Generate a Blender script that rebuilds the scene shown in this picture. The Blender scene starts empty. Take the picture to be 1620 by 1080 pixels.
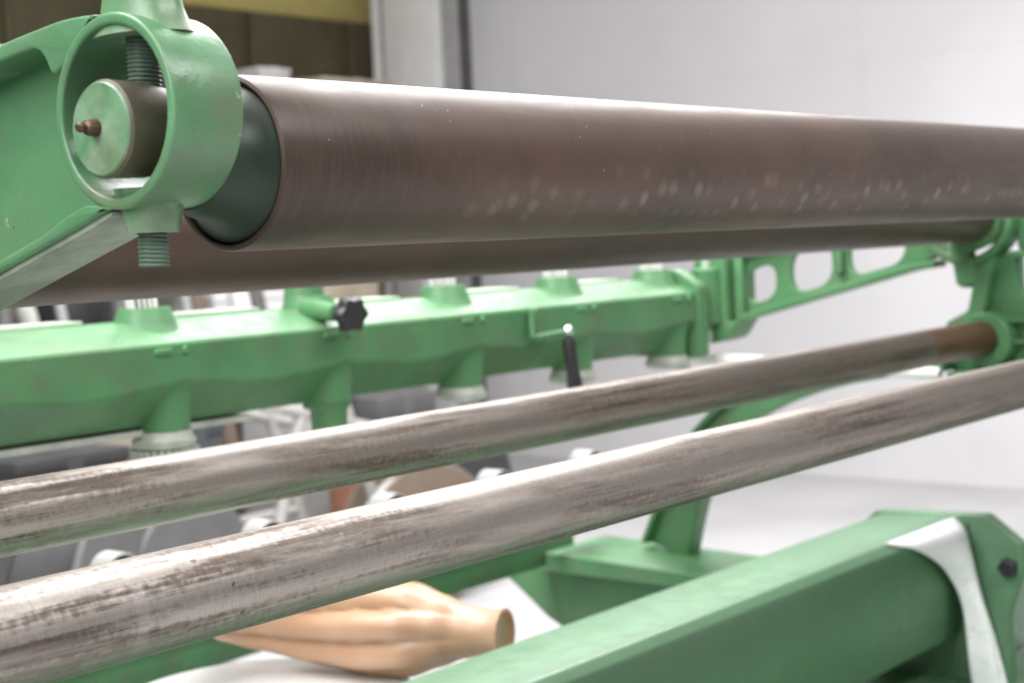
import bpy, bmesh, math, random
from mathutils import Vector, Matrix
random.seed(7)
R = math.radians
PI = math.pi
sc = bpy.context.scene
COL = sc.collection

# ------------------------------------------------------------------ camera
cam_d = bpy.data.cameras.new("camera")
cam = bpy.data.objects.new("camera", cam_d)
COL.objects.link(cam)
cam.location = (0, 0, 1.35)
cam.rotation_euler = (R(86.374), R(2.571), R(-50.187))
cam_d.sensor_width = 36
cam_d.lens = 55
cam_d.clip_start = 0.05
cam_d.clip_end = 200
cam_d.dof.use_dof = True
cam_d.dof.focus_distance = 1.2
cam_d.dof.aperture_fstop = 7.5
sc.camera = cam

# ------------------------------------------------------------------ world, hall lamps and added fill lamps
world = bpy.data.worlds.new("World")
sc.world = world
world.use_nodes = True
bg = world.node_tree.nodes["Background"]
bg.inputs[0].default_value = (1.0, 0.99, 0.99, 1)
bg.inputs[1].default_value = 0.20


def area_lamp(name, loc, sx, sy, power, aim=None):
    d = bpy.data.lights.new(name, 'AREA')
    d.shape = 'RECTANGLE'
    d.size = sx
    d.size_y = sy
    d.energy = power
    d.color = (1.0, 0.985, 0.98)
    o = bpy.data.objects.new(name, d)
    COL.objects.link(o)
    o.location = loc
    if aim:
        v = Vector(aim) - Vector(loc)
        o.rotation_euler = v.to_track_quat('-Z', 'Y').to_euler()
    return o


area_lamp("area_lamp", (1.2, 2.45, 4.4), 5.0, 1.5, 410)
area_lamp("area_lamp", (1.5, -2.0, 4.4), 5.5, 1.2, 275)  # added fill behind the camera side, brightens the vertical faces
area_lamp("area_lamp", (5.6, 3.9, 4.3), 3.0, 2.0, 190, (1.6, 1.3, 0.9))
area_lamp("area_lamp", (4.4, 2.0, 4.4), 1.2, 4.0, 80)  # added lamp that lifts the brightness of the white wall
area_lamp("area_lamp", (-2.6, 0.8, 3.8), 2.0, 4.0, 270, (0.6, 1.0, 1.35))

sc.view_settings.view_transform = 'Standard'
sc.view_settings.look = 'None'
sc.view_settings.gamma = 1
sc.view_settings.exposure = 0.0
sc.render.engine = 'CYCLES'
sc.cycles.use_denoising = True
sc.cycles.max_bounces = 8


# ------------------------------------------------------------------ materials
class NT:
    def __init__(self, name):
        self.m = bpy.data.materials.new(name)
        self.m.use_nodes = True
        self.t = self.m.node_tree
        self.b = self.t.nodes["Principled BSDF"]
        self.tc = self.t.nodes.new("ShaderNodeTexCoord")

    def n(self, kind, **kw):
        nd = self.t.nodes.new("ShaderNode" + kind)
        for k, v in kw.items():
            setattr(nd, k, v)
        return nd

    def l(self, a, b):
        self.t.links.new(a, b)

    def mapping(self, scale=(1, 1, 1), src="Object", loc=(0, 0, 0)):
        mp = self.n("Mapping")
        mp.inputs["Scale"].default_value = scale
        mp.inputs["Location"].default_value = loc
        self.l(self.tc.outputs[src], mp.inputs["Vector"])
        return mp.outputs["Vector"]

    def noise(self, scale, vec=None, detail=4, rough=0.55, dist=0.0):
        nd = self.n("TexNoise")
        nd.inputs["Scale"].default_value = scale
        nd.inputs["Detail"].default_value = detail
        nd.inputs["Roughness"].default_value = rough
        nd.inputs["Distortion"].default_value = dist
        self.l(vec if vec is not None else self.tc.outputs["Object"], nd.inputs["Vector"])
        return nd.outputs["Fac"]

    def ramp(self, fac, lo, hi, c0=0.0, c1=1.0):
        nd = self.n("MapRange")
        nd.inputs["From Min"].default_value = lo
        nd.inputs["From Max"].default_value = hi
        nd.inputs["To Min"].default_value = c0
        nd.inputs["To Max"].default_value = c1
        self.l(fac, nd.inputs["Value"])
        return nd.outputs["Result"]

    def math(self, op, a, b=None):
        nd = self.n("Math", operation=op)
        for i, v in enumerate((a, b)):
            if v is None:
                continue
            if isinstance(v, (int, float)):
                nd.inputs[i].default_value = v
            else:
                self.l(v, nd.inputs[i])
        return nd.outputs[0]

    def mix(self, fac, a, b):
        nd = self.n("Mix", data_type='RGBA')
        for sock, v in ((nd.inputs[0], fac), (nd.inputs[6], a), (nd.inputs[7], b)):
            if isinstance(v, (int, float)):
                sock.default_value = v
            elif isinstance(v, tuple):
                sock.default_value = (*v, 1)
            else:
                self.l(v, sock)
        return nd.outputs[2]

    def bump(self, h, strength=0.2, dist=0.002):
        nd = self.n("Bump")
        nd.inputs["Strength"].default_value = strength
        nd.inputs["Distance"].default_value = dist
        self.l(h, nd.inputs["Height"])
        self.l(nd.outputs["Normal"], self.b.inputs["Normal"])

    def set(self, **kw):
        for k, v in kw.items():
            s = self.b.inputs[k.replace("_", " ")]
            if isinstance(v, tuple):
                s.default_value = (*v, 1)
            elif isinstance(v, (int, float)):
                s.default_value = v
            else:
                self.l(v, s)
        return self


def paint(name, col, rough=0.38, var=0.25, scale=9, bump=0.25, bscale=60, wear=0.0, ior=1.5, grime=0.0, chips=0.0, wearcol=(0.35, 0.42, 0.33)):
    k = NT(name)
    f = k.ramp(k.noise(scale, detail=6), 0.3, 0.7)
    lo = tuple(c * (1 - var) for c in col)
    hi = tuple(min(1, c * (1 + var)) for c in col)
    c = k.mix(f, lo, hi)
    if wear:
        g = k.n("NewGeometry")
        w = k.ramp(g.outputs["Pointiness"], 0.53, 0.60)
        w = k.math('MULTIPLY', w, k.ramp(k.noise(45), 0.35, 0.6))
        c = k.mix(k.math('MULTIPLY', w, wear), c, wearcol)
    if grime:
        g1 = k.math('MULTIPLY', k.ramp(k.noise(11, detail=7, rough=0.65, dist=0.6), 0.46, 0.70), grime)
        c = k.mix(g1, c, (0.13, 0.125, 0.085))
    if chips:
        c1 = k.math('MULTIPLY', k.ramp(k.noise(85, detail=3), 0.69, 0.73), k.ramp(k.noise(9), 0.50, 0.62))
        c = k.mix(k.math('MULTIPLY', c1, chips), c, (0.36, 0.40, 0.33))
        c2 = k.math('MULTIPLY', k.ramp(k.noise(140, detail=2), 0.70, 0.74), k.ramp(k.noise(13), 0.52, 0.6))
        c = k.mix(k.math('MULTIPLY', c2, chips), c, (0.035, 0.03, 0.02))
    k.set(Base_Color=c, Roughness=k.ramp(k.noise(30), 0.3, 0.7, rough - 0.07, rough + 0.1), IOR=ior)
    if bump:
        k.bump(k.noise(bscale, detail=5), bump, 0.002)
    return k.m


GREEN = (0.078, 0.212, 0.092)
M = {}
M['green'] = paint('green_paint', GREEN, 0.42, 0.16, bump=0.06, bscale=70, ior=1.42, grime=0.5, chips=0.8)
M['cast'] = paint('green_cast_paint', (0.082, 0.205, 0.100), 0.33, 0.2, bump=0.45, bscale=55, wear=0.75, grime=0.75, chips=0.8)
M['cast_plain'] = paint('green_web_paint', (0.085, 0.215, 0.105), 0.36, 0.12, bump=0.35, bscale=45, grime=0.4, chips=0.6)
M['shaft'] = paint('olive_brown_shaft', (0.085, 0.075, 0.048), 0.5, 0.35, scale=20, bump=0.3)
M['hood'] = paint('green_sheet_paint', (0.105, 0.222, 0.122), 0.40, 0.05, scale=4, bump=0.015, bscale=400, ior=1.6, grime=0.15, chips=0.35)
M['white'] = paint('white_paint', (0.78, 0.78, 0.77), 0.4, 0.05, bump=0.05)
M['rough_cast'] = paint('bare_primer_casting', (0.27, 0.31, 0.25), 0.7, 0.3, scale=25, bump=0.9, bscale=90)
M['black'] = paint('black_plastic', (0.018, 0.018, 0.02), 0.45, 0.2, bump=0.1)
M['bolt'] = paint('dark_green_bolt', (0.07, 0.11, 0.08), 0.45, 0.3, bump=0.3, bscale=150)
M['dullsteel'] = paint('dull_zinc', (0.40, 0.42, 0.37), 0.4, 0.25, scale=20, bump=0.15)
M['grey'] = paint('grey_paint', (0.36, 0.36, 0.36), 0.5, 0.08, bump=0)
M['midgrey'] = paint('mid_grey_paint', (0.11, 0.11, 0.11), 0.5, 0.1, bump=0)
M['dark'] = paint('dark_paint', (0.04, 0.04, 0.042), 0.6, 0.1, bump=0)
M['gap'] = paint('shadow_gap_tone', (0.10, 0.095, 0.09), 0.6, 0.1, bump=0)  # dark tone standing for shade in the gap beside the column
M['offwhite'] = paint('off_white_paint', (0.36, 0.35, 0.335), 0.5, 0.08, bump=0)
M['yellow'] = paint('yellow_paint', (0.46, 0.385, 0.13), 0.5, 0.08, bump=0)
M['olive'] = paint('brown_olive_paint', (0.085, 0.07, 0.035), 0.6, 0.25, scale=3, bump=0)
M['carton'] = paint('brown_cardboard', (0.165, 0.125, 0.095), 0.8, 0.15, bump=0.1)
M['carton_pale'] = paint('pale_cardboard', (0.34, 0.29, 0.225), 0.8, 0.12, bump=0.1)
M['slate'] = paint('slate_blue_plastic', (0.058, 0.066, 0.072), 0.5, 0.15, bump=0)
M['orange'] = paint('terracotta_plastic', (0.33, 0.155, 0.095), 0.5, 0.15, bump=0)
M['backwall'] = paint('beige_wall_paint', (0.36, 0.32, 0.26), 0.8, 0.12, scale=1.2, bump=0)
M['brass'] = paint('brown_brass', (0.10, 0.065, 0.042), 0.45, 0.3, bump=0.2)
M['brass'].node_tree.nodes["Principled BSDF"].inputs["Metallic"].default_value = 0.7
M['yarn'] = paint('white_yarn', (0.8, 0.8, 0.78), 0.7, 0.05, bump=0)

# polished chrome of the crank ball
k = NT('polished_chrome'); k.set(Base_Color=(0.86, 0.86, 0.86), Metallic=1.0, Roughness=0.16); M['chrome'] = k.m

# wall: white plaster with faint panel seams
k = NT('white_wall')
c = k.mix(k.ramp(k.noise(0.55, detail=3), 0.3, 0.7), (0.615, 0.608, 0.625), (0.675, 0.668, 0.685))
sep = k.n("SeparateXYZ"); k.l(k.tc.outputs["Object"], sep.inputs[0])
seam = k.ramp(k.math('ABSOLUTE', k.math('SUBTRACT', sep.outputs["Z"], 2.22)), 0.016, 0.004)
vs = k.math('ABSOLUTE', k.math('SUBTRACT', k.math('FRACT', k.math('MULTIPLY', sep.outputs["Y"], 0.42)), 0.5))
seam = k.math('MAXIMUM', seam, k.ramp(vs, 0.007, 0.002))
c = k.mix(k.math('MULTIPLY', seam, 0.09), c, (0.40, 0.39, 0.40))
c = k.mix(k.math('MULTIPLY', k.ramp(k.noise(1.7, detail=7, rough=0.7), 0.52, 0.75), 0.16), c, (0.45, 0.44, 0.44))
k.set(Base_Color=c, Roughness=0.85); k.bump(k.noise(2.2, detail=3), 0.3, 0.05); M['wall'] = k.m

# floor: pale sealed concrete
k = NT('pale_floor')
c = k.mix(k.ramp(k.noise(1.6, detail=6), 0.3, 0.7), (0.43, 0.425, 0.43), (0.52, 0.515, 0.52))
k.set(Base_Color=c, Roughness=0.6); k.bump(k.noise(40), 0.05); M['floor'] = k.m


# brown burnished roller
def roller_mat(name, marks):
    k = NT(name)
    fine = k.noise(1.0, k.mapping((240, 30, 30)), detail=4)
    cloud = k.noise(7.0, k.mapping((0.7, 1, 1)), detail=6)
    base = k.mix(k.ramp(cloud, 0.3, 0.72), (0.040, 0.0235, 0.0165), (0.066, 0.041, 0.030))
    base = k.mix(k.math('MULTIPLY', k.ramp(fine, 0.45, 0.75), 0.28), base, (0.112, 0.080, 0.064))
    warm = k.ramp(k.noise(2.3, k.mapping((1, 1, 1), loc=(7.2, 3, 1)), detail=7, rough=0.65), 0.46, 0.66)
    base = k.mix(k.math('MULTIPLY', warm, 0.6), base, (0.12, 0.064, 0.045))
    grit = k.ramp(k.noise(380, detail=2), 0.35, 0.65)
    base = k.mix(k.math('MULTIPLY', grit, 0.22), base, (0.06, 0.04, 0.034))
    # thin scratches running round the roller
    scr = k.noise(1.0, k.mapping((420, 9, 9)), detail=2)
    base = k.mix(k.math('MULTIPLY', k.ramp(scr, 0.70, 0.78), k.math('MULTIPLY', k.ramp(k.noise(16), 0.55, 0.7), 0.5)), base, (0.42, 0.36, 0.33))
    if marks:
        sep = k.n("SeparateXYZ"); k.l(k.tc.outputs["Object"], sep.inputs[0])
        ang = k.math('ARCTAN2', sep.outputs["Z"], k.math('MULTIPLY', sep.outputs["Y"], -1.0))
        wob = k.math('MULTIPLY', k.math('SUBTRACT', k.noise(2.2, detail=2), 0.5), 0.22)
        ang2 = k.math('ADD', ang, wob)
        band = k.math('MULTIPLY', k.ramp(ang2, -0.95, -0.62), k.ramp(ang2, -0.02, -0.42))
        comb = k.n("CombineXYZ")
        k.l(k.math('ADD', k.math('MULTIPLY', sep.outputs["X"], 46), 31.0), comb.inputs[0])
        k.l(k.math('ADD', k.math('MULTIPLY', ang, 2.7), k.math('MULTIPLY', sep.outputs["X"], 7.0)), comb.inputs[1])
        v = k.n("TexVoronoi", voronoi_dimensions='2D'); v.inputs["Scale"].default_value = 1.0; v.inputs["Randomness"].default_value = 1.0
        k.l(comb.outputs[0], v.inputs["Vector"])
        spots = k.ramp(v.outputs["Distance"], 0.42, 0.14)
        sx = k.n("SeparateColor"); k.l(v.outputs["Color"], sx.inputs[0])
        spots = k.math('MULTIPLY', spots, k.ramp(sx.outputs[0], 0.30, 0.62))
        spots = k.math('MULTIPLY', spots, k.ramp(sx.outputs[1], 0.0, 1.0, 0.25, 1.0))
        xm = k.math('MULTIPLY', k.ramp(sep.outputs["X"], -0.98, -0.84), k.ramp(sep.outputs["X"], 0.45, -0.05))
        haze_m = k.math('MULTIPLY', k.math('MULTIPLY', band, xm), 0.05)
        msk = k.math('ADD', k.math('MULTIPLY', k.math('MULTIPLY', spots, xm), k.math('MULTIPLY', band, 0.58)), haze_m)
        base = k.mix(msk, base, (0.27, 0.20, 0.165))
        flk = k.n("TexVoronoi"); flk.inputs["Scale"].default_value = 55
        k.l(k.tc.outputs["Object"], flk.inputs["Vector"])
        base = k.mix(k.math('MULTIPLY', k.ramp(flk.outputs["Distance"], 0.05, 0.03), 0.5), base, (0.50, 0.43, 0.38))
    else:
        base = k.mix(0.25, base, (0.08, 0.06, 0.045))
    rg = k.ramp(k.noise(1.0, k.mapping((14, 60, 60)), detail=6), 0.3, 0.7, 0.40, 0.52)
    k.set(Base_Color=base, Metallic=0.2, Roughness=rg, Coat_Weight=0.0, Coat_Roughness=0.34)
    k.bump(fine, 0.04, 0.001)
    return k.m


M['roller'] = roller_mat('brown_burnished_roller', True)
M['roller_plain'] = roller_mat('dark_brown_roller', False)


def rod_mat(name, warm, far_rust):
    k = NT(name)
    hatch = k.noise(1.0, k.mapping((800, 90, 90)), detail=2)
    st = k.noise(1.0, k.mapping((2.4, 70, 70)), detail=9, rough=0.70)
    st = k.math('ADD', st, k.math('MULTIPLY', k.math('SUBTRACT', k.noise(170, detail=3), 0.5), 0.22))
    st2 = k.noise(1.0, k.mapping((16, 300, 300)), detail=4)
    patch = k.noise(1.0, k.mapping((2.8, 22, 22), loc=(3.1, 1.7, 0.4)), detail=8, rough=0.66, dist=0.4)
    base = k.mix(k.ramp(hatch, 0.3, 0.7), (0.372, 0.335, 0.302), (0.452, 0.415, 0.382))
    base = k.mix(k.math('MULTIPLY', k.ramp(st2, 0.42, 0.7), 0.35), base, (0.27, 0.242, 0.22))
    fine = k.ramp(hatch, 0.25, 0.75, 0.8, 1.0)
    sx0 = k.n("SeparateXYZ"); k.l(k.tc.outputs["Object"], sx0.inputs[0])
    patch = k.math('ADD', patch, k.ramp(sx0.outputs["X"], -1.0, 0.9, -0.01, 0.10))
    base = k.mix(k.ramp(sx0.outputs["X"], -0.95, 0.6, 0.0, 0.85), base, (0.175, 0.145, 0.122))  # weaker light toward the far end, put into the steel colour
    stain = k.math('MULTIPLY', k.math('MULTIPLY', k.ramp(st, 0.44, 0.56), k.ramp(patch, 0.40, 0.54)), fine)
    base = k.mix(k.math('MULTIPLY', stain, 0.95), base, warm)
    stain2 = k.math('MULTIPLY', k.math('MULTIPLY', k.ramp(st, 0.53, 0.62), k.ramp(patch, 0.52, 0.60)), fine)
    base = k.mix(k.math('MULTIPLY', stain2, 0.85), base, (0.060, 0.043, 0.033))
    # drip spots in one patch
    sep = k.n("SeparateXYZ"); k.l(k.tc.outputs["Object"], sep.inputs[0])
    v = k.n("TexVoronoi"); v.inputs["Scale"].default_value = 120; v.inputs["Randomness"].default_value = 1.0
    dv = k.n("VectorMath", operation='ADD')
    nz = k.n("TexNoise"); nz.inputs["Scale"].default_value = 190
    k.l(k.tc.outputs["Object"], nz.inputs["Vector"])
    ds = k.n("VectorMath", operation='SCALE'); ds.inputs["Scale"].default_value = 0.006
    k.l(nz.outputs["Color"], ds.inputs[0]); k.l(ds.outputs[0], dv.inputs[0]); k.l(k.tc.outputs["Object"], dv.inputs[1])
    k.l(dv.outputs[0], v.inputs["Vector"])
    vc = k.n("SeparateColor"); k.l(v.outputs["Color"], vc.inputs[0])
    size = k.ramp(vc.outputs[0], 0.55, 1.0, 0.0, 0.34)
    inside = k.ramp(k.math('SUBTRACT', size, v.outputs["Distance"]), 0.0, 0.05)
    here = k.math('MULTIPLY', k.ramp(sep.outputs["X"], -0.955, -0.925), k.ramp(sep.outputs["X"], -0.80, -0.86))
    few = k.ramp(k.noise(3.3), 0.58, 0.66, 0.0, 0.8)
    sp = k.math('MULTIPLY', inside, k.math('MAXIMUM', here, few))
    base = k.mix(k.math('MULTIPLY', sp, 0.8), base, (0.12, 0.08, 0.06))
    band = k.math('MULTIPLY', k.ramp(sep.outputs["X"], -0.990, -0.986), k.ramp(sep.outputs["X"], -0.976, -0.980))
    base = k.mix(k.math('MULTIPLY', band, 0.2), base, (0.52, 0.49, 0.47))
    met = k.ramp(stain, 0.0, 1.0, 0.95, 0.55)
    if far_rust:
        e = k.ramp(sep.outputs["X"], 1.035, 1.06)
        base = k.mix(k.math('MULTIPLY', e, 0.95), base, k.mix(k.ramp(patch, 0.4, 0.6), (0.028, 0.021, 0.014), (0.085, 0.04, 0.016)))
        met = k.math('MULTIPLY', met, k.ramp(e, 0, 1, 1, 0.1))
    rg = k.math('ADD', k.ramp(hatch, 0.3, 0.7, 0.42, 0.48), k.math('MULTIPLY', stain, 0.15))
    k.set(Base_Color=base, Metallic=met, Roughness=rg)
    k.bump(hatch, 0.025, 0.001)
    return k.m


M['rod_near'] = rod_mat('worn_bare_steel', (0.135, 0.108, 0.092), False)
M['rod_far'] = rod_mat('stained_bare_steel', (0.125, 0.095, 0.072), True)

# tan form
k = NT('tan_moulded_plastic')
c = k.mix(k.ramp(k.noise(6), 0.35, 0.65), (0.41, 0.24, 0.15), (0.48, 0.305, 0.20))
k.set(Base_Color=c, Roughness=0.35, Subsurface_Weight=0.1); M['tan'] = k.m

# paper with faint print
k = NT('printed_white_paper')
br = k.n("TexBrick"); br.inputs["Scale"].default_value = 26
br.inputs["Color1"].default_value = (0, 0, 0, 1); br.inputs["Color2"].default_value = (0.7, 0.7, 0.7, 1)
br.inputs["Mortar"].default_value = (1, 1, 1, 1); br.inputs["Mortar Size"].default_value = 0.035
k.l(k.tc.outputs["UV"], br.inputs["Vector"])
pr = k.math('MULTIPLY', k.ramp(k.noise(60), 0.52, 0.6), k.ramp(k.noise(7), 0.48, 0.58))
c = k.mix(k.math('MULTIPLY', pr, 0.28), (0.92, 0.92, 0.93), (0.40, 0.40, 0.44))
k.set(Base_Color=c, Roughness=0.7); M['paper'] = k.m

# ------------------------------------------------------------------ object helpers
WL = {}


def empty(name, loc, label=None, cat=None, group=None, parent=None):
    o = bpy.data.objects.new(name, None)
    COL.objects.link(o)
    o.empty_display_size = 0.05
    WL[o] = Vector(loc)
    o.location = Vector(loc) - (WL[parent] if parent else Vector())
    if parent:
        o.parent = parent
    return tag(o, label, cat, group)


def tag(o, label=None, cat=None, group=None, kind=None):
    for kk, v in (('label', label), ('category', cat), ('group', group), ('kind', kind)):
        if v:
            o[kk] = v
    return o


def add(name, bm, mat, parent=None, origin=None, smooth=False, angle=35):
    """link a bmesh built in world coordinates as one mesh object"""
    bmesh.ops.recalc_face_normals(bm, faces=bm.faces[:])
    me = bpy.data.meshes.new(name)
    if origin is None:
        vs = [v.co for v in bm.verts]
        lo = Vector([min(v[i] for v in vs) for i in range(3)])
        hi = Vector([max(v[i] for v in vs) for i in range(3)])
        origin = (lo + hi) / 2
        if parent is None:
            origin.z = lo.z
    origin = Vector(origin)
    bmesh.ops.translate(bm, verts=bm.verts[:], vec=-origin)
    bm.to_mesh(me)
    bm.free()
    me.materials.append(M[mat])
    for p in me.polygons:
        p.use_smooth = True
    o = bpy.data.objects.new(name, me)
    COL.objects.link(o)
    WL[o] = origin
    o.location = origin - (WL[parent] if parent else Vector())
    if parent:
        o.parent = parent
    if not smooth:
        me.set_sharp_from_angle(angle=R(angle))
    return o


def box(x0, x1, y0, y1, z0, z1, bev=0.0, seg=2, bm=None):
    b = bmesh.new()
    bmesh.ops.create_cube(b, size=1)
    bmesh.ops.scale(b, vec=(x1 - x0, y1 - y0, z1 - z0), verts=b.verts[:])
    bmesh.ops.translate(b, vec=((x0 + x1) / 2, (y0 + y1) / 2, (z0 + z1) / 2), verts=b.verts[:])
    if bev:
        bmesh.ops.bevel(b, geom=b.edges[:], offset=bev, segments=seg, profile=0.5, affect='EDGES', clamp_overlap=True)
    return join(bm, b)


def join(bm, b):
    if bm is None:
        return b
    me = bpy.data.meshes.new("tmp")
    b.to_mesh(me)
    b.free()
    bm.from_mesh(me)
    bpy.data.meshes.remove(me)
    return bm


AX = {'x': Matrix(((0, 0, 1), (1, 0, 0), (0, 1, 0))), 'z': Matrix.Identity(3),
      'y': Matrix(((0, 1, 0), (0, 0, 1), (1, 0, 0)))}


def lathe(profile, c, axis='x', seg=64, closed=False, bm=None, rfun=None, mat3=None):
    """revolve (distance along axis, radius) pairs about an axis through c"""
    b = bmesh.new()
    A = mat3 or AX[axis]
    c = Vector(c)
    rings = []
    for i, (h, r) in enumerate(profile):
        ring = []
        if r < 1e-6:
            ring = [b.verts.new(c + A @ Vector((0, 0, h)))]
        else:
            for s in range(seg):
                a = 2 * PI * s / seg
                rr = r * (rfun(i / (len(profile) - 1), a) if rfun else 1)
                ring.append(b.verts.new(c + A @ Vector((rr * math.cos(a), rr * math.sin(a), h))))
        rings.append(ring)
    pairs = list(zip(rings, rings[1:]))
    if closed:
        pairs.append((rings[-1], rings[0]))
    for p, q in pairs:
        for s in range(seg):
            t = (s + 1) % seg
            if len(p) == 1 and len(q) == 1:
                continue
            if len(p) == 1:
                b.faces.new((p[0], q[s], q[t]))
            elif len(q) == 1:
                b.faces.new((p[s], p[t], q[0]))
            else:
                b.faces.new((p[s], p[t], q[t], q[s]))
    return join(bm, b)


def bar(p0, p1, r, seg=16, r1=None, bm=None):
    p0, p1 = Vector(p0), Vector(p1)
    d = p1 - p0
    m3 = d.to_track_quat('Z', 'Y').to_matrix()
    L = d.length
    r1 = r if r1 is None else r1
    e = min(r, r1) * 0.15
    return lathe([(0, 0), (0, r - e), (e, r), (L - e, r1), (L, r1 - e), (L, 0)], p0, seg=seg, mat3=m3, bm=bm)


def rounded(pts, r, n=6):
    """round every corner of a closed polygon; r a number or one per corner"""
    out = []
    N = len(pts)
    for i in range(N):
        p = Vector(pts[i]); a = Vector(pts[i - 1]); c = Vector(pts[(i + 1) % N])
        rr = r[i] if isinstance(r, (list, tuple)) else r
        u = (a - p); v = (c - p)
        rr = min(rr, u.length * 0.49, v.length * 0.49)
        if rr < 1e-5:
            out.append(tuple(p)); continue
        s = p + u.normalized() * rr; e = p + v.normalized() * rr
        for j in range(n + 1):
            t = j / n
            q = s * (1 - t) ** 2 + p * 2 * t * (1 - t) + e * t * t
            out.append(tuple(q))
    return out


def plate(outer, x0, x1, holes=(), bev=0.003, bm=None):
    """a plate outlined in the (Y, Z) plane between x0 and x1, with holes and rounded edges"""
    cu = bpy.data.curves.new("tmp", 'CURVE')
    cu.dimensions = '2D'
    cu.fill_mode = 'BOTH'
    cu.extrude = (x1 - x0) / 2 - bev
    cu.bevel_depth = bev
    cu.bevel_resolution = 2
    cu.offset = -bev
    for lp in [outer] + list(holes):
        s = cu.splines.new('POLY')
        s.points.add(len(lp) - 1)
        for i, p in enumerate(lp):
            s.points[i].co = (p[0], p[1], 0, 1)
        s.use_cyclic_u = True
    o = bpy.data.objects.new("tmp", cu)
    COL.objects.link(o)
    me = bpy.data.meshes.new_from_object(o.evaluated_get(bpy.context.evaluated_depsgraph_get()))
    b = bmesh.new()
    b.from_mesh(me)
    bmesh.ops.remove_doubles(b, verts=b.verts[:], dist=1e-5)
    for v in b.verts:
        x, y, z = v.co
        v.co = ((x0 + x1) / 2 + z, x, y)
    bpy.data.objects.remove(o)
    bpy.data.curves.remove(cu)
    bpy.data.meshes.remove(me)
    return join(bm, b)


def prism_x(sec, x0, x1, bev=0.004, n=1):
    """a long bar of section sec (Y, Z) along X"""
    b = bmesh.new()
    rings = []
    for i in range(n + 1):
        x = x0 + (x1 - x0) * i / n
        rings.append([b.verts.new((x, y, z)) for y, z in (sec(x) if callable(sec) else sec)])
    for p, q in zip(rings, rings[1:]):
        for s in range(len(p)):
            t = (s + 1) % len(p)
            b.faces.new((p[s], p[t], q[t], q[s]))
    b.faces.new(rings[0]); b.faces.new(rings[-1][::-1])
    if bev:
        bmesh.ops.recalc_face_normals(b, faces=b.faces[:])
        ed = [e for e in b.edges if len(e.link_faces) == 2 and e.calc_face_angle(0) > R(18)]
        bmesh.ops.bevel(b, geom=ed, offset=bev, segments=3, profile=0.5, affect='EDGES', clamp_overlap=True)
    return b


def tube_path(pts, r, seg=10, bm=None):
    for a, c in zip(pts, pts[1:]):
        bm = bar(a, c, r, seg, bm=bm)
    return bm


def copy_part(o, loc, parent):
    c = o.copy()
    COL.objects.link(c)
    WL[c] = Vector(loc)
    c.parent = parent
    c.location = Vector(loc) - WL[parent]
    return c


def thread(z0, z1, r, pitch, c, seg=40):
    """threaded stud: helical ridge built as a spiral surface"""
    b = bmesh.new()
    sub = 6
    turns = (z1 - z0) / pitch
    N = int(turns * sub)
    rings = []
    for i in range(N + 1):
        ring = []
        for s in range(seg):
            ph = i / sub + s / seg
            tri = abs((ph % 1.0) - 0.5) * 2
            rr = r * (0.86 + 0.14 * min(1, tri * 1.25))
            a = 2 * PI * s / seg
            ring.append(b.verts.new((c[0] + rr * math.cos(a), c[1] + rr * math.sin(a), z0 + (z1 - z0) * i / N)))
        rings.append(ring)
    for p, q in zip(rings, rings[1:]):
        for s in range(seg):
            t = (s + 1) % seg
            b.faces.new((p[s], p[t], q[t], q[s]))
    b.faces.new(rings[0]); b.faces.new(rings[-1][::-1])
    return b


# ================================================================== setting
def struct(name, bm, mat):
    return tag(add(name, bm, mat), kind='structure')


struct('floor', box(-6, 9.5, -6, 9.6, -0.06, 0.0), 'floor')
struct('wall', box(7.6, 7.75, -6, 6.635, 0, 5.2), 'wall')
struct('back_wall', box(-6, 9.5, 9.2, 9.35, 0, 5.2), 'backwall')

# ================================================================== the machine
MC = empty('roller_machine', (1.75, 1.5, 0), 'green cast iron machine with brown rollers, bare steel rods and a long boss-studded beam', 'machine')

# ---- left bearing: arm, ring, clamp bolts, shaft
RX0, RX1, RY, RZ = 0.608, 0.664, 0.832, 1.444
ringp = rounded([(0, 0.0545), (0, 0.0622), (0.056, 0.0622), (0.056, 0.0545)], 0.0028, 4)
bm = lathe(ringp, (RX0, RY, RZ), 'x', 128, closed=True)
ring = add('bearing_ring', bm, 'cast', MC)
bm = lathe([(-0.017, 0), (-0.017, 0.017), (0.004, 0.021), (0.012, 0.024), (0.012, 0)], (RX0 + 0.027, RY, RZ - 0.0605), 'z', 40)
add('lower_boss', bm, 'cast', ring)
bm = lathe([(-0.0135, 0), (-0.0135, 0.042), (-0.006, 0.037), (0.003, 0.033), (0.02, 0.0295), (0.045, 0.029), (0.045, 0)], (RX0 + 0.028, RY, RZ + 0.062), 'z', 40)
bmesh.ops.scale(bm, vec=(0.66, 1, 1), verts=bm.verts[:], space=Matrix.Translation((-(RX0 + 0.028), 0, 0)))
add('upper_boss', bm, 'cast', ring)
add('clamp_bolt', thread(1.3445, 1.3700, 0.0102, 0.0028, (RX0 + 0.026, RY, 0)), 'bolt', ring)
add('clamp_bolt', thread(1.4580, 1.5100, 0.0112, 0.0028, (RX0 + 0.027, RY, 0)), 'bolt', ring)
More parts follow.
